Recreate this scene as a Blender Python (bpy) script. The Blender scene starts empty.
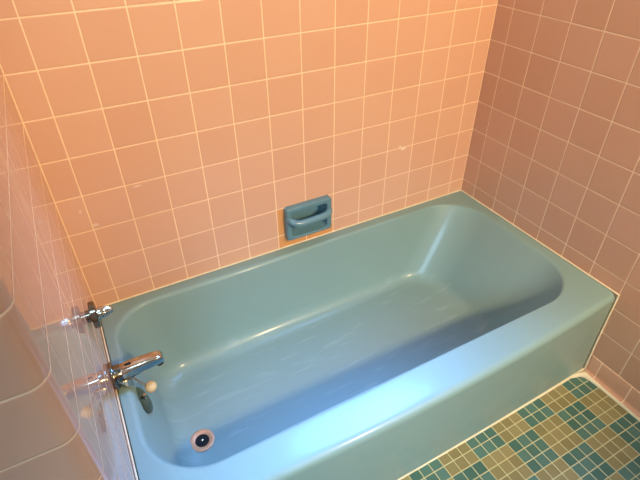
import bpy, bmesh, math, random
from mathutils import Vector, Matrix
random.seed(3)
S = bpy.context.scene
C = S.collection
PI = math.pi

L = 1.446          # alcove length, wet wall (x=0) to right wall
XW = -0.0035       # face of the wet wall
T = 0.1095         # wall tile pitch
RIM = 0.355        # tub rim height
WING = -0.822      # end of the wet wall
ROOM_Y = -2.35
ROOM_X = -1.2
CEIL = 2.35

# ------------------------------------------------------------------ helpers
def link(o, parent=None):
    C.objects.link(o)
    if parent: o.parent = parent
    return o

def obj(name, bm, mat, parent=None, smooth=True):
    me = bpy.data.meshes.new(name)
    bmesh.ops.recalc_face_normals(bm, faces=bm.faces[:])
    bm.to_mesh(me); bm.free()
    for p in me.polygons: p.use_smooth = smooth
    if smooth: me.set_sharp_from_angle(angle=math.radians(42))
    me.materials.append(mat)
    return link(bpy.data.objects.new(name, me), parent)

def thing(name, label, cat, loc):
    o = bpy.data.objects.new(name, None)
    o.location = loc; o.empty_display_size = .05
    o['label'] = label; o['category'] = cat
    return link(o)

def struct(o):
    o['kind'] = 'structure'; return o

def box(bm, x0, x1, y0, y1, z0, z1):
    v = [bm.verts.new((x, y, z)) for z in (z0, z1) for y in (y0, y1) for x in (x0, x1)]
    for f in ((0,1,3,2),(4,5,7,6),(0,1,5,4),(2,3,7,6),(0,2,6,4),(1,3,7,5)):
        bm.faces.new([v[i] for i in f])
    return v

def rings(bm, rs, close=True, cap0=False, cap1=False):
    """skin a list of point rings"""
    vs = [[bm.verts.new(p) for p in r] for r in rs]
    n = len(rs[0])
    for a, b in zip(vs, vs[1:]):
        for i in range(n if close else n-1):
            j = (i+1) % n
            bm.faces.new((a[i], a[j], b[j], b[i]))
    if cap0: bm.faces.new(vs[0][::-1])
    if cap1: bm.faces.new(vs[-1])
    return vs

def lathe(bm, prof, axis='x', origin=(0,0,0), n=32, M=None):
    """prof: (distance along axis, radius)"""
    o = Vector(origin)
    rs = []
    for d, r in prof:
        r = max(r, 1e-5)
        ring = []
        for k in range(n):
            a = 2*PI*k/n
            p = Vector((d, r*math.cos(a), r*math.sin(a))) if axis == 'x' else Vector((r*math.cos(a), r*math.sin(a), d))
            if M: p = M @ p
            ring.append(o + p)
        rs.append(ring)
    rings(bm, rs, True, True, True)

def tube(bm, pts, r, n=12, flat=1.0):
    pts = [Vector(p) for p in pts]
    rs = []
    for i, p in enumerate(pts):
        t = (pts[min(i+1, len(pts)-1)] - pts[max(i-1, 0)]).normalized()
        up = Vector((0,0,1)) if abs(t.z) < .9 else Vector((0,1,0))
        s = t.cross(up).normalized(); u = s.cross(t)
        rr = r[i] if isinstance(r, (list, tuple)) else r
        rs.append([p + s*math.cos(2*PI*k/n)*rr + u*math.sin(2*PI*k/n)*rr*flat for k in range(n)])
    rings(bm, rs, True, True, True)

def rrect(x0, x1, y0, y1, rads, na=12, ns=14):
    """rounded rectangle, CCW from the right of the front side; rads: FR, BR, BL, FL (front = y0)"""
    fr, br, bl, fl = rads
    cs = [((x1-fr, y0+fr), fr, -PI/2), ((x1-br, y1-br), br, 0), ((x0+bl, y1-bl), bl, PI/2), ((x0+fl, y0+fl), fl, PI)]
    out = []
    for i, (c, r, a0) in enumerate(cs):
        arc = [Vector((c[0]+r*math.cos(a0+PI/2*k/na), c[1]+r*math.sin(a0+PI/2*k/na))) for k in range(na+1)]
        out += arc
        c2, r2, b0 = cs[(i+1) % 4]
        nx = Vector((c2[0]+r2*math.cos(b0), c2[1]+r2*math.sin(b0)))
        for k in range(1, ns): out.append(arc[-1].lerp(nx, k/ns))
    return out

# ------------------------------------------------------------------ materials
class NT:
    def __init__(s, name):
        s.m = bpy.data.materials.new(name); s.m.use_nodes = True
        s.t = s.m.node_tree; s.b = s.t.nodes['Principled BSDF']
    def n(s, ty, **kw):
        nd = s.t.nodes.new(ty)
        for k, v in kw.items(): setattr(nd, k, v)
        return nd
    def l(s, a, b): s.t.links.new(a, b)
    def math(s, op, a, b=None, c=None):
        nd = s.n('ShaderNodeMath', operation=op)
        for i, v in enumerate((a, b, c)):
            if v is None: continue
            if hasattr(v, 'is_output'): s.l(v, nd.inputs[i])
            else: nd.inputs[i].default_value = v
        return nd.outputs[0]
    def mix(s, f, a, b):
        nd = s.n('ShaderNodeMix', data_type='RGBA')
        for i, v in ((0, f), (6, a), (7, b)):
            if hasattr(v, 'is_output'): s.l(v, nd.inputs[i])
            else: nd.inputs[i].default_value = v
        return nd.outputs[2]
    def remap(s, v, a, b, c=0., d=1., interp='LINEAR'):
        nd = s.n('ShaderNodeMapRange', interpolation_type=interp)
        s.l(v, nd.inputs[0])
        for i, q in enumerate((a, b, c, d)): nd.inputs[i+1].default_value = q
        return nd.outputs[0]
    def pos(s):
        tc = s.n('ShaderNodeTexCoord'); sp = s.n('ShaderNodeSeparateXYZ')
        s.l(tc.outputs['Object'], sp.inputs[0]); return tc.outputs['Object'], sp.outputs
    def noise(s, vec, scale, detail=2.):
        nd = s.n('ShaderNodeTexNoise'); nd.inputs['Scale'].default_value = scale
        nd.inputs['Detail'].default_value = detail; s.l(vec, nd.inputs['Vector']); return nd.outputs['Fac']
    def set(s, **kw):
        for k, v in kw.items():
            i = s.b.inputs[k]
            if hasattr(v, 'is_output'): s.l(v, i)
            else: i.default_value = v
    def bump(s, h, strength=1., dist=1.):
        nd = s.n('ShaderNodeBump'); nd.inputs['Strength'].default_value = strength
        nd.inputs['Distance'].default_value = dist
        s.l(h, nd.inputs['Height']); s.l(nd.outputs[0], s.b.inputs['Normal'])

def rgb(r, g, b): return (r, g, b, 1.)

def plain(name, col, rough=.5, metal=0., var=.06, scale=25., ior=1.5, coat=0.):
    t = NT(name); v, _ = t.pos()
    f = t.noise(v, scale, 3.)
    t.set(**{'Base Color': t.mix(f, rgb(*[c*(1-var) for c in col]), rgb(*[min(1, c*(1+var)) for c in col])),
             'Roughness': rough, 'Metallic': metal, 'IOR': ior, 'Coat Weight': coat})
    return t.m

TILE_A, TILE_B = rgb(.60, .340, .218), rgb(.635, .372, .242)
GROUT = rgb(.90, .66, .42)

def tile_mat(name, u_axis, ou, ov, edges=(), a=TILE_A, b=TILE_B, grout=GROUT, top=1.32, extra=None, tilt=.006, rough=.24, u2=None, o2=0., vjoint=1., ior=1.5, wave=.00025):
    """glazed square tiles with light grout; plaster above `top`; edges: (axis, value) lines that get grout"""
    t = NT(name); v, P = t.pos()
    U = P[u_axis]; off = ou
    if u2 is not None:      # a wall that turns a corner: measure along the face
        g = t.n('ShaderNodeNewGeometry'); sp = t.n('ShaderNodeSeparateXYZ'); t.l(g.outputs['Normal'], sp.inputs[0])
        front = t.math('GREATER_THAN', t.math('ABSOLUTE', sp.outputs[1]), .75)
        u1 = t.math('DIVIDE', t.math('SUBTRACT', U, ou), T)
        ub = t.math('DIVIDE', t.math('SUBTRACT', P[u2], o2), T)
        u = t.math('ADD', t.math('MULTIPLY', u1, t.math('SUBTRACT', 1., front)), t.math('MULTIPLY', ub, front))
    else:
        u = t.math('DIVIDE', t.math('SUBTRACT', U, ou), T)
    w = t.math('DIVIDE', t.math('SUBTRACT', P[2], ov), T)
    def dist(q):
        f = t.math('FRACT', q); return f, t.math('MULTIPLY', t.math('MINIMUM', f, t.math('SUBTRACT', 1., f)), T)
    fu, du = dist(u); fw, dw = dist(w)
    if vjoint != 1.: du = t.math('MULTIPLY', du, vjoint)
    d = t.math('MINIMUM', du, dw)
    for ax, val in edges:
        e = t.math('MULTIPLY', t.math('ABSOLUTE', t.math('SUBTRACT', P[ax], val)), .8)
        d = t.math('MINIMUM', d, e)
    nz = t.noise(v, 90., 2.)
    d2 = t.math('ADD', d, t.math('MULTIPLY', t.math('SUBTRACT', nz, .5), .0008))
    mask = t.remap(d2, .0010, .0019)
    cell = t.n('ShaderNodeCombineXYZ')
    t.l(t.math('FLOOR', u), cell.inputs[0]); t.l(t.math('FLOOR', w), cell.inputs[1])
    wn = t.n('ShaderNodeTexWhiteNoise', noise_dimensions='3D'); t.l(cell.outputs[0], wn.inputs['Vector'])
    col = t.mix(wn.outputs['Value'], a, b)
    col = t.mix(t.math('MULTIPLY', t.noise(v, 14., 3.), .35), col, rgb(.60, .31, .20))
    if extra: col = extra(t, P, col)
    gcol = t.mix(t.noise(v, 30., 2.), grout, rgb(grout[0]*.84, grout[1]*.78, grout[2]*.72))
    col = t.mix(mask, gcol, col)
    sp2 = t.n('ShaderNodeSeparateColor'); t.l(wn.outputs['Color'], sp2.inputs[0])
    tl = t.math('ADD', t.math('MULTIPLY', t.math('SUBTRACT', fu, .5), t.math('MULTIPLY', t.math('SUBTRACT', sp2.outputs[0], .5), T*tilt)),
                t.math('MULTIPLY', t.math('SUBTRACT', fw, .5), t.math('MULTIPLY', t.math('SUBTRACT', sp2.outputs[1], .5), T*tilt)))
    h = t.math('ADD', t.math('MULTIPLY', t.remap(d, .0008, .0042, interp='SMOOTHSTEP'), .0005), t.math('MULTIPLY', tl, mask))
    h = t.math('ADD', h, t.math('MULTIPLY', t.noise(v, 16., 1.), wave))
    r = t.remap(mask, 0., 1., .75, rough)
    if top:
        up = t.math('GREATER_THAN', P[2], top)
        col = t.mix(up, col, rgb(.72, .66, .56)); r = t.math('MAXIMUM', r, t.math('MULTIPLY', up, .7))
        h = t.math('MULTIPLY', h, t.math('SUBTRACT', 1., up))
    t.set(**{'Base Color': col, 'Roughness': r, 'IOR': ior})
    t.bump(h)
    return t.m

def ell(t, P, ax, cx, cz, rx, rz):
    """1 inside a small ellipse on a wall"""
    q = t.math('ADD', t.math('POWER', t.math('DIVIDE', t.math('SUBTRACT', P[ax], cx), rx), 2.),
               t.math('POWER', t.math('DIVIDE', t.math('SUBTRACT', P[2], cz), rz), 2.))
    return t.remap(q, 1.3, .6)

def rect(t, P, x0, x1, z0, z1):
    f = t.math('MULTIPLY', t.math('GREATER_THAN', P[0], x0), t.math('LESS_THAN', P[0], x1))
    return t.math('MULTIPLY', f, t.math('MULTIPLY', t.math('GREATER_THAN', P[2], z0), t.math('LESS_THAN', P[2], z1)))

def back_extra(t, P, col):
    # patched tile slivers around the soap dish, a white chip and a few pale scuffs in the glaze
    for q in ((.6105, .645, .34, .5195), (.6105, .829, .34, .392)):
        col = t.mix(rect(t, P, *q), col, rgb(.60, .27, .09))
    for cx, cz, rx, rz in ((1.118, .624, .011, .006), (1.103, .634, .005, .005), (.203, .729, .011, .003), (.070, .643, .010, .005), (.046, .694, .003, .006)):
        col = t.mix(t.math('MULTIPLY', ell(t, P, 0, cx, cz, rx, rz), .75 if cx > 1 else .4), col, rgb(.85, .72, .58))
    return col

def wet_extra(t, P, col):
    # faint vertical soap streaks on the wall over the spout
    mp = t.n('ShaderNodeCombineXYZ'); t.l(t.math('MULTIPLY', P[1], 26.), mp.inputs[1]); t.l(t.math('MULTIPLY', P[2], 2.2), mp.inputs[2])
    f = t.remap(t.noise(mp.outputs[0], 1., 3.), .58, .78, 0., .30)
    return t.mix(f, col, rgb(.70, .50, .42))

M_back = tile_mat('salmon_tile_back', 0, .063, .41, edges=((0, XW), (0, L)), extra=back_extra)
M_right = tile_mat('salmon_tile_right', 1, -.0718, .41, edges=((1, 0.),), a=rgb(.58, .305, .180), b=rgb(.62, .335, .205), grout=rgb(.92, .66, .42))
M_left = tile_mat('salmon_tile_left', 1, -.09, .41, edges=((1, 0.),), extra=wet_extra, u2=0, o2=-.10, rough=.035, tilt=.003, vjoint=2.6, ior=1.62, wave=.00008)
M_front = tile_mat('salmon_tile_front', 0, 0., .41)

def floor_mat():
    t = NT('mosaic_floor'); v, P = t.pos()
    c = .0364
    u = t.math('DIVIDE', t.math('SUBTRACT', P[0], 1.43), c); w = t.math('DIVIDE', t.math('SUBTRACT', P[1], -.8107), c)
    def dist(q, s):
        f = t.math('FRACT', q); return t.math('MULTIPLY', t.math('MINIMUM', f, t.math('SUBTRACT', 1., f)), s)
    d = t.math('MINIMUM', dist(u, c), dist(w, c))
    bu, bw = t.math('FLOOR', t.math('DIVIDE', u, 3.)), t.math('FLOOR', t.math('DIVIDE', w, 3.))
    par = t.math('FLOORED_MODULO', t.math('ADD', bu, bw), 2.)
    cell = t.n('ShaderNodeCombineXYZ'); t.l(t.math('FLOOR', u), cell.inputs[0]); t.l(t.math('FLOOR', w), cell.inputs[1])
    wn = t.n('ShaderNodeTexWhiteNoise', noise_dimensions='3D'); t.l(cell.outputs[0], wn.inputs['Vector'])
    g = t.mix(wn.outputs['Value'], rgb(.048, .118, .092), rgb(.082, .170, .135))
    y = t.mix(wn.outputs['Value'], rgb(.205, .170, .070), rgb(.265, .220, .098))
    col = t.mix(par, y, g)
    mask = t.remap(d, .0010, .0018)
    t.set(**{'Base Color': t.mix(mask, rgb(.50, .45, .24), col), 'Roughness': t.remap(mask, 0., 1., .8, .28), 'IOR': 1.5})
    t.bump(t.math('MULTIPLY', t.remap(d, .0006, .003, interp='SMOOTHSTEP'), .0008))
    return t.m
M_floor = floor_mat()

def tub_mat():
    t = NT('blue_green_enamel'); v, P = t.pos()
    f = t.noise(v, 3.5, 3.)
    col = t.mix(f, rgb(.178, .270, .248), rgb(.204, .304, .280))
    # worn scratches on the basin floor
    mp = t.n('ShaderNodeMapping'); mp.inputs['Scale'].default_value = (5., 30., 5.); mp.inputs['Rotation'].default_value = (0, 0, .35); t.l(v, mp.inputs[0])
    s = t.math('MULTIPLY', t.remap(t.noise(mp.outputs[0], 1.6, 4.), .56, .72, 0., .16), t.math('LESS_THAN', P[2], .12))
    col = t.mix(s, col, rgb(.42, .55, .56))
    r = t.remap(t.noise(v, 9., 3.), .3, .7, .36, .44)
    t.set(**{'Base Color': col, 'Roughness': r, 'IOR': 1.52, 'Specular IOR Level': .26, 'Coat Weight': .17, 'Coat Roughness': .13})
    t.bump(t.math('MULTIPLY', t.noise(v, 7., 2.), .0010))
    return t.m
M_tub = tub_mat()
M_dish = plain('teal_glazed_ceramic', (.105, .205, .235), .22, var=.15, scale=40)
M_chrome = plain('chrome', (.52, .48, .40), .10, 1., var=.05)
M_aged = plain('tarnished_chrome', (.20, .185, .15), .16, 1., var=.12)
M_brass = plain('worn_brass', (.62, .30, .15), .5, .3, var=.3, scale=160)
M_dark = plain('hole_black', (.004, .003, .003), .9, var=.3)  # black colour standing in for the darkness inside openings
M_beige = plain('cream_plastic', (.60, .48, .27), .42)
M_caulk = plain('yellowed_caulk', (.70, .60, .40), .55, var=.2, scale=40)
M_white = plain('white_paint', (.78, .75, .70), .5)
M_ceil = plain('ceiling_paint', (.62, .56, .47), .8)
M_cove = tile_mat('base_tile', 1, -.887, .0815+T*.999, a=rgb(.58, .305, .180), b=rgb(.62, .335, .205), grout=rgb(.92, .66, .42), top=None)

# ------------------------------------------------------------------ room shell
def wall_grid(bm, xs, zs, holes, y0, y1):
    """slab in the xz plane with rectangular openings (cell indices in holes)"""
    nx, nz = len(xs)-1, len(zs)-1
    solid = lambda i, k: 0 <= i < nx and 0 <= k < nz and (i, k) not in holes
    q = lambda *ps: bm.faces.new([bm.verts.new(p) for p in ps])
    for i in range(nx):
        for k in range(nz):
            if not solid(i, k): continue
            a, b, c, d = xs[i], xs[i+1], zs[k], zs[k+1]
            q((a,y0,c),(b,y0,c),(b,y0,d),(a,y0,d)); q((a,y1,c),(a,y1,d),(b,y1,d),(b,y1,c))
            if not solid(i-1, k): q((a,y0,c),(a,y0,d),(a,y1,d),(a,y1,c))
            if not solid(i+1, k): q((b,y0,c),(b,y1,c),(b,y1,d),(b,y0,d))
            if not solid(i, k-1): q((a,y0,c),(a,y1,c),(b,y1,c),(b,y0,c))
            if not solid(i, k+1): q((a,y0,d),(b,y0,d),(b,y1,d),(a,y1,d))
    bmesh.ops.remove_doubles(bm, verts=bm.verts[:], dist=1e-5)

DX0, DX1, DZ0, DZ1 = .637, .811, .392, .523       # soap dish outline
HX0, HX1, HZ0, HZ1 = DX0+.008, DX1-.008, DZ0+.006, DZ1-.008
WX0, WX1, WZ0, WZ1 = .55, 1.40, 1.36, 2.05         # window opening
bm = bmesh.new()
xs = [ROOM_X, WX0, HX0, HX1, WX1, L+.12]; zs = [0, HZ0, HZ1, WZ0, WZ1, CEIL]
wall_grid(bm, xs, zs, {(2,1), (1,3), (2,3), (3,3)}, 0., .12)
struct(obj('wall_back', bm, M_back, smooth=False))

bm = bmesh.new(); box(bm, L, L+.12, ROOM_Y, 0, 0, CEIL); struct(obj('wall_right', bm, M_right, smooth=False))

bm = bmesh.new(); box(bm, ROOM_X, XW, WING, 0, 0, CEIL)
bm.edges.ensure_lookup_table()
ed = [e for e in bm.edges if all(abs(v.co.x-XW) < 1e-6 and abs(v.co.y-WING) < 1e-6 for v in e.verts)]
bmesh.ops.bevel(bm, geom=ed, offset=.026, segments=10, affect='EDGES', profile=.5)
o = obj('wall_left', bm, M_left, smooth=True); struct(o)
for e in o.data.edges:      # keep the two flat faces flat beside the rounded corner
    a, b = (o.data.vertices[i].co for i in e.vertices)
    if abs(a.z-b.z) > 1 and any(abs(a.x-x) < 1e-4 and abs(a.y-y) < 1e-4 for x, y in ((XW, WING+.026), (XW-.026, WING))): e.use_edge_sharp = True

bm = bmesh.new(); box(bm, ROOM_X-.12, ROOM_X, ROOM_Y, 0, 0, CEIL); struct(obj('wall_far_left', bm, M_white, smooth=False))
VX0, VX1, VZ0, VZ1 = -.9, .0, 1.05, 2.0           # unseen second window, added opposite the tub for cool fill
bm = bmesh.new(); wall_grid(bm, [ROOM_X, VX0, VX1, L], [0, VZ0, VZ1, CEIL], {(1, 1)}, ROOM_Y-.12, ROOM_Y)
struct(obj('wall_front', bm, M_front, smooth=False))
bm = bmesh.new(); box(bm, ROOM_X-.12, L+.12, ROOM_Y-.12, .12, -.08, 0); struct(obj('floor', bm, M_floor, smooth=False))
bm = bmesh.new(); box(bm, ROOM_X-.12, L+.12, ROOM_Y-.12, .12, CEIL, CEIL+.08); struct(obj('ceiling', bm, M_ceil, smooth=False))

# base tile course and cove at the right wall
bm = bmesh.new()
prof = [(L+.001, .0805), (L-.0015, .0795), (L-.0025, .077), (L-.0025, .016)]
for k in range(1, 9):
    a = PI/2*k/8; prof.append((L-.0025-.0125*(1-math.cos(a)), .016-.0145*math.sin(a)))
prof += [(L-.0155, 0.), (L+.001, 0.)]
rings(bm, [[(x, y, z) for x, z in prof] for y in (-.741, -1.2, -1.8, ROOM_Y)], True, True, True)
struct(obj('baseboard_right', bm, M_cove))

# windows: one over the tub (above the frame of the photograph), one added opposite for fill
g = NT('window_glass')
tr, gl, mx = g.n('ShaderNodeBsdfTransparent'), g.n('ShaderNodeBsdfGlossy'), g.n('ShaderNodeMixShader')
gl.inputs['Roughness'].default_value = .02; mx.inputs[0].default_value = .06
g.l(tr.outputs[0], mx.inputs[1]); g.l(gl.outputs[0], mx.inputs[2]); g.l(mx.outputs[0], g.t.nodes['Material Output'].inputs[0])
def window(name, x0, x1, z0, z1, y0, y1):
    fw = .045
    bm = bmesh.new()
    box(bm, x0, x1, y0, y1, z0, z0+fw); box(bm, x0, x1, y0, y1, z1-fw, z1)
    box(bm, x0, x0+fw, y0, y1, z0+fw, z1-fw); box(bm, x1-fw, x1, y0, y1, z0+fw, z1-fw)
    win = struct(obj(name, bm, M_white, smooth=False))
    bm = bmesh.new(); ym = (y0+y1)/2; box(bm, x0+fw, x1-fw, ym-.002, ym+.002, z0+fw, z1-fw)
    obj('window_pane', bm, g.m, win, smooth=False)
window('window_1', WX0, WX1, WZ0, WZ1, .03, .09)
window('fill_window', VX0, VX1, VZ0, VZ1, ROOM_Y-.09, ROOM_Y-.03)

# ------------------------------------------------------------------ bathtub
tub = thing('bathtub', 'blue-green enamelled alcove bathtub standing against the salmon tiled walls', 'bathtub', (0, 0, 0))
FLOORZ = lambda x: .076 + .010*(x-.16)
def front_bow(pts, amt, y_ref):
    out = []
    for x, y in pts:
        u = (x-L/2)/(L/2)
        wgt = max(0., min(1., (-.35-y)/.3))
        out.append(Vector((x, y - amt*(1-u*u)*wgt)))
    return out
EPS = .002
def outer(e, f, bow, r=.012):
    return front_bow(rrect(XW+EPS+e, L-EPS-e, f, -EPS-e, (r, r, r, r)), bow, f)
rs = []
# apron, bottom to top, then the rounded front edge and the flat rim
rs.append([(p.x, p.y, .001) for p in outer(0, -.732, .010)])
rs.append([(p.x, p.y, .03) for p in outer(0, -.731, .012)])
rs.append([(p.x, p.y, .17) for p in outer(0, -.728, .020)])
rs.append([(p.x, p.y, RIM-.05) for p in outer(0, -.727, .028)])
rs.append([(p.x, p.y, RIM-.022) for p in outer(0, -.727, .030)])
for k in range(1, 8):
    a = PI/2*k/7
    rs.append([(p.x, p.y, RIM-.020*(1-math.sin(a))) for p in outer(.003*(1-math.cos(a)), -.727+.020*(1-math.cos(a)), .030)])
rs.append([(p.x, p.y, RIM) for p in outer(.006, -.702, .026)])
# rim opening and basin
Rc = front_bow(rrect(.022, 1.414, -.650, -.036, (.175, .165, .125, .150)), 0.0, 0)
Fc = rrect(.098, 1.205, -.585, -.105, (.16, .14, .11, .14))
Ec = rrect(.190, 1.080, -.500, -.190, (.09, .08, .06, .08))
def fillet(a, b, c, r, n):
    """arc of points rounding corner b"""
    u, v = (a-b).normalized(), (c-b).normalized()
    ang = u.angle(v); d = min(r/math.tan(ang/2), (a-b).length*.95, (c-b).length*.95)
    p, q = b+u*d, b+v*d
    return [(p.lerp(b, t)).lerp(b.lerp(q, t), t) for t in [k/n for k in range(n+1)]]
paths = []
for R, F, E in zip(Rc, Fc, Ec):
    A0 = Vector((R.x, R.y, RIM))
    dn = (F-R).normalized()
    a0 = A0 - Vector((dn.x, dn.y, 0))*.012
    a1 = A0 + Vector((dn.x, dn.y, 0))*.010
    fb = Vector((F.x, F.y, FLOORZ(F.x)))
    e = Vector((E.x, E.y, FLOORZ(E.x)))
    pth = fillet(a0, a1, fb, .020, 7)
    arc = fillet(a1, fb, e, .075, 12)
    st = pth[-1]
    pth += [st.lerp(arc[0], k/7) for k in range(1, 7)]
    pth += arc + [e]
    paths.append(pth)
for k in range(len(paths[0])): rs.append([tuple(p[k]) for p in paths])
bm = bmesh.new()
rings(bm, rs, True, True, True)
obj('tub_body', bm, M_tub, tub)

# drain: worn brass flange with a flat black disc for the darkness of the hole and a crossbar with a centre screw
DR = Vector((.162, -.398, FLOORZ(.162)))
bm = bmesh.new()
lathe(bm, [(-.004, .036), (.0015, .0365), (.0032, .034), (.0036, .030), (.0020, .023), (.0008, .0205), (-.004, .0195)], 'z', DR, 40)
dr = obj('drain_flange', bm, M_brass, tub); dr['label'] = 'worn coppery drain flange'
bm = bmesh.new(); lathe(bm, [(0, .0208), (.0012, .0206), (.0014, .018)], 'z', DR, 32); obj('drain_hole_disc', bm, M_dark, dr)
bm = bmesh.new(); lathe(bm, [(.001, .0042), (.0034, .0040), (.0044, .0025)], 'z', DR, 20); obj('drain_screw', bm, M_chrome, dr)

# overflow plate on the sloping end of the basin, with its trip lever
n_ov = Vector((.90, -.04, .43)).normalized()
OV = Vector((.0465, -.348, .292))
Mo = n_ov.to_track_quat('X', 'Z').to_matrix()
bm = bmesh.new(); lathe(bm, [(-.016, .030), (-.002, .0405), (.002, .0415), (.004, .039), (.0065, .029), (.0075, .013), (.0078, .001)], 'x', OV, 40, Mo)
ov = obj('overflow_plate', bm, M_aged, tub); ov['label'] = 'round chrome overflow plate'
bm = bmesh.new()
tube(bm, [OV+Mo@Vector((.008, 0, 0)), OV+Mo@Vector((.012, .003, .004)), OV+Mo@Vector((.0145, .004, .009))], [.0045, .004, .0045], 12)
obj('trip_lever', bm, M_chrome, ov)

# caulk beads where the tub meets walls and floor
bm = bmesh.new()
def bead(pts, r): tube(bm, pts, r, 10)
N = 24
bead([(XW+(L-XW)*k/N, -.001, RIM+.001) for k in range(N+1)], .0028)
bead([(L-.001, -.727*k/N, RIM+.001) for k in range(N+1)], .0028)
bead([(XW+.0005, -.724*k/N, RIM+.0003) for k in range(N+1)], .0015)
bead([(L-.0005, -.728, RIM+.002), (L-.0005, -.729, .25), (L-.0005, -.731, .12), (L-.0015, -.735, .02), (L-.003, -.737, .002)], .0034)
bead([(XW+.003+(L-XW-.006)*k/N, -.7325-.010*(1-((k/N-.5)*2)**2), .001) for k in range(N+1)], [.003+.0030*(k/N)**3 for k in range(N+1)])
# the fat blob in the floor corner
bead([(1.375, -.737, .001), (1.405, -.741, .002), (1.423, -.752, .003), (1.4265, -.775, .002), (1.428, -.83, .001), (1.428, -1.2, .001), (1.428, -1.9, .001)], [.004, .009, .013, .008, .006, .0055, .0055])
struct(obj('trim_1', bm, M_caulk))

# ------------------------------------------------------------------ bath spout
SP = Vector((XW, -.324, .3945))
sp = thing('bath_spout', 'tapered chrome bath spout on the left tiled wall above the tub rim', 'tap', SP)
sp.rotation_euler = (0, math.radians(-5), 0)
bm = bmesh.new()
lathe(bm, [(-.001, .026), (.002, .027), (.0025, .0355), (.0045, .0368), (.0105, .0368), (.0125, .0350), (.013, .026), (.022, .0245), (.028, .0225)], 'x', (0,0,0), 36)
obj('escutcheon', bm, M_aged, sp)
def sect(x, hw, zt, zb, k=4.):
    out = []
    for i in range(32):
        a = 2*PI*i/32
        c, s = math.cos(a), math.sin(a)
        e = 2./k
        y = hw*math.copysign(abs(c)**e, c); zz = math.copysign(abs(s)**e, s)
        out.append((x, y, zt*max(zz, 0) + zb*max(-zz, 0)))
    return out
bm = bmesh.new()
secs = [(.020,.0215,.021,-.021,2.2),(.030,.0210,.021,-.021,2.4),(.045,.0205,.020,-.0205,3.),(.072,.0190,.0175,-.0195,3.4),(.100,.0170,.0145,-.019,3.6),(.119,.0155,.0115,-.0195,3.6),(.127,.0145,.008,-.0195,3.4),(.1315,.0125,.002,-.0185,3.),(.133,.009,-.006,-.016,2.6)]
rings(bm, [sect(*s) for s in secs], True, True, True)
obj('spout_body', bm, M_chrome, sp)
bm = bmesh.new(); lathe(bm, [(.001-.003, .0105), (.0035, .0105), (.0036, .0001)], 'z', (.119, 0, -.0235), 24)
obj('spout_outlet', bm, M_dark, sp)
bm = bmesh.new(); box(bm, .040, .056, -.003, .003, .0195, .0222)
bmesh.ops.bevel(bm, geom=bm.edges[:], offset=.0012, segments=2, affect='EDGES')
sl = obj('diverter_slot', bm, M_dark, sp); sl['label'] = 'dark slot on top of the spout'
bm = bmesh.new()
rings(bm, [[(x, -.0195+dy, z) for x, z in ((.012,-.004),(.042,-.010),(.043,-.036),(.030,-.039))] for dy in (-.006, 0, .004)], True, True, True)
bmesh.ops.bevel(bm, geom=bm.edges[:], offset=.001, segments=2, affect='EDGES')
obj('diverter_lever', bm, M_chrome, sp)

# ------------------------------------------------------------------ faucet handle above the spout
HD = Vector((XW, -.312, .600))
hd = thing('faucet_handle', 'small tapered chrome tap handle on the left wall above the spout', 'tap handle', HD)
bm = bmesh.new()
lathe(bm, [(-.001, .015), (.010, .015), (.0105, .030), (.012, .0325), (.022, .0325), (.024, .0300), (.0245, .014)], 'x', (0,0,0), 36)
obj('escutcheon', bm, M_aged, hd)
bm = bmesh.new(); lathe(bm, [(.020, .0145), (.030, .0140), (.031, .0110)], 'x', (0,0,0), 28); obj('collar', bm, M_chrome, hd)
bm = bmesh.new()
nf = 32; rs2 = []
for d, r in ((.026, .0095), (.027, .0150), (.034, .0150), (.042, .0130), (.050, .0098), (.055, .0078), (.0575, .0060), (.0585, .0015)):
    rs2.append([(d, r*(1-.10*(k % 4 == 0))*math.cos(2*PI*k/nf), r*(1-.10*(k % 4 == 0))*math.sin(2*PI*k/nf)) for k in range(nf)])
rings(bm, rs2, True, True, True)
obj('grip', bm, M_chrome, hd)

# ------------------------------------------------------------------ stopper hanging by its chain
BL = Vector((.0770, -.342, .324))
st = thing('bath_stopper', 'small cream stopper hanging on a thin chain under the chrome spout', 'stopper', BL)
bm = bmesh.new(); lathe(bm, [(-.020, .004), (-.018, .007), (-.0125, .0075), (-.011, .0120), (-.005, .0150), (0, .0158), (.005, .0150), (.0105, .0105), (.0125, .004)], 'z', (0,0,0), 28)
obj('stopper_knob', bm, M_beige, st)
bm = bmesh.new()
for off in (-.004, .004):
    a, b = Vector((.036, -.326+off, .381))-BL, Vector((-.006, off*.8, .006))
    tube(bm, [a, a.lerp(b, .5)+Vector((0, 0, -.003)), b], .0011, 8)
    nb = 17
    for k in range(nb):
        c = a.lerp(b, k/(nb-1)) + Vector((0, 0, -.012*(k/(nb-1))*(1-k/(nb-1))))
        bmesh.ops.create_icosphere(bm, subdivisions=1, radius=.0019, matrix=Matrix.Translation(c))
ch = obj('chain', bm, M_chrome, st); ch['label'] = 'thin metal bead chain'

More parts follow.
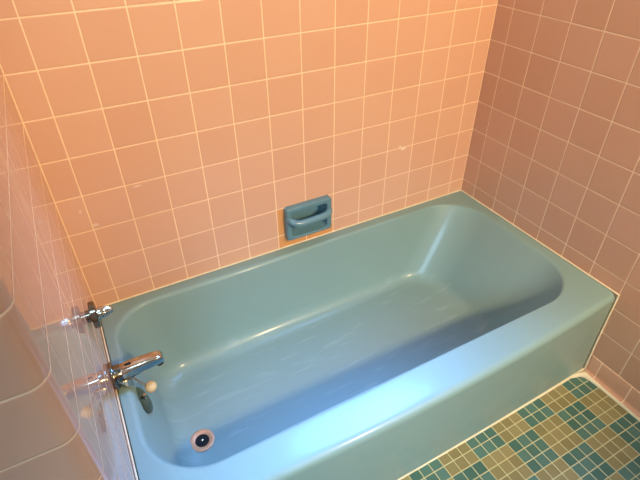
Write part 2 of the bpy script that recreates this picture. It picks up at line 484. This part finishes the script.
# ------------------------------------------------------------------ soap dish set in the back wall
cx, cz = (DX0+DX1)/2, (DZ0+DZ1)/2
sd = thing('soap_dish', 'teal glazed ceramic soap dish with grab bar set in the back wall tiles', 'soap dish', (cx, 0, cz))
def rr(x0, x1, z0, z1, r, y, na=6, ns=6):
    return [(p.x-cx, y, p.y-cz) for p in rrect(x0, x1, z0, z1, (r,)*4, na, ns)]
PR = .024
bm = bmesh.new()
rs3 = [rr(DX0, DX1, DZ0, DZ1, .010, -.0004), rr(DX0, DX1, DZ0, DZ1, .010, -PR+.006)]
for k in range(1, 5):
    a = PI/2*k/4; e = .006*(1-math.cos(a)); rs3.append(rr(DX0+e, DX1-e, DZ0+e, DZ1-e, .010, -PR+.006*(1-math.sin(a))))
m = .019
rs3.append(rr(DX0+m-.004, DX1-m+.004, DZ0+.009, DZ1-m+.004, .012, -PR))
for k in range(1, 5):
    a = PI/2*k/4; e = .004*math.sin(a); rs3.append(rr(DX0+m-.004+e, DX1-m+.004-e, DZ0+.009+e, DZ1-m+.004-e, .012, -PR+.004*(1-math.cos(a))))
rs3.append(rr(DX0+m+.002, DX1-m-.002, DZ0+.018, DZ1-m-.002, .014, .020))
rs3.append(rr(DX0+m+.008, DX1-m-.008, DZ0+.027, DZ1-m-.008, .012, .034))
rs3.append(rr(DX0+m+.020, DX1-m-.020, DZ0+.046, DZ1-m-.020, .008, .038))
rings(bm, rs3, True, False, True)
obj('dish_body', bm, M_dish, sd)
bm = bmesh.new()
hx = (DX1-DX0)/2
bar = [(-hx+.008, -.010, .022), (-hx+.014, -.026, .018), (-hx+.026, -.036, .011), (-hx+.042, -.040, .008), (0, -.041, .009), (hx-.042, -.040, .010), (hx-.026, -.036, .012), (hx-.014, -.026, .014), (hx-.008, -.010, .015)]
# smooth the path
def smooth_path(p, n=2):
    p = [Vector(q) for q in p]
    for _ in range(n):
        q = [p[0]]
        for a, b in zip(p, p[1:]): q += [a.lerp(b, .25), a.lerp(b, .75)]
        q.append(p[-1]); p = q
    return p
tube(bm, smooth_path(bar), .0130, 16, 1.0)
obj('grab_bar', bm, M_dish, sd)

# ------------------------------------------------------------------ camera
cam = bpy.data.cameras.new('camera'); co = bpy.data.objects.new('camera', cam); link(co)
cam.sensor_width = 36.; cam.lens = 36.*482.96/640.
cam.clip_start = .01
rx, ry, rz = .926737155, .00693307804, -.494351955
R = Matrix.Rotation(rz, 3, 'Z') @ Matrix.Rotation(ry, 3, 'Y') @ Matrix.Rotation(rx, 3, 'X')
co.matrix_world = Matrix.Translation((.10356, -1.26083, 1.40806)) @ R.to_4x4()
S.camera = co

# ------------------------------------------------------------------ light
def area(name, loc, target, sx, sy, power, col, spread=PI):
    l = bpy.data.lights.new(name, 'AREA'); l.shape = 'RECTANGLE'; l.size = sx; l.size_y = sy
    l.energy = power; l.color = col; l.spread = spread
    o = link(bpy.data.objects.new(name, l)); o.location = loc
    o.rotation_euler = (Vector(target)-Vector(loc)).to_track_quat('-Z', 'Y').to_euler()
    return o
# bright patch of sky outside the window over the tub, falling in steeply towards the tap end
area('daylight_over_tub', (1.02, .12, 1.76), (.27, -.58, .20), .80, .64, 15.5, (.13, .40, 1.), .95)
# cool fill added behind the camera, shining in through the added window
area('cool_fill_behind', (-.45, ROOM_Y-.20, 1.55), (.66, -.78, .0), .8, .9, 7., (.42, .70, 1.), .8)
# cool overhead fill added just in front of the tub, no known lamp
pl = bpy.data.lights.new('overhead_fill', 'POINT'); pl.energy = 22.; pl.color = (.48, .73, 1.); pl.shadow_soft_size = .12
po = link(bpy.data.objects.new('overhead_fill', pl)); po.location = (.05, -.98, 2.2)
# warm lamp behind the camera, its narrow cone added to keep the left dim
pl = bpy.data.lights.new('warm_spot', 'SPOT'); pl.energy = 245.; pl.color = (1., .71, .38); pl.shadow_soft_size = .10
pl.spot_size = math.radians(66); pl.spot_blend = .55
po = link(bpy.data.objects.new('warm_spot', pl)); po.location = (1.1, -2.2, 1.95)
po.rotation_euler = (Vector((1.0, -.05, .72))-po.location).to_track_quat('-Z', 'Y').to_euler()

w = bpy.data.worlds.new('World'); S.world = w; w.use_nodes = True
w.node_tree.nodes['Background'].inputs[0].default_value = (.55, .75, 1., 1.)
w.node_tree.nodes['Background'].inputs[1].default_value = 1.0
S.view_settings.view_transform = 'Standard'; S.view_settings.look = 'None'
S.view_settings.exposure = .10; S.view_settings.gamma = 1.; S.view_settings.use_curve_mapping = False
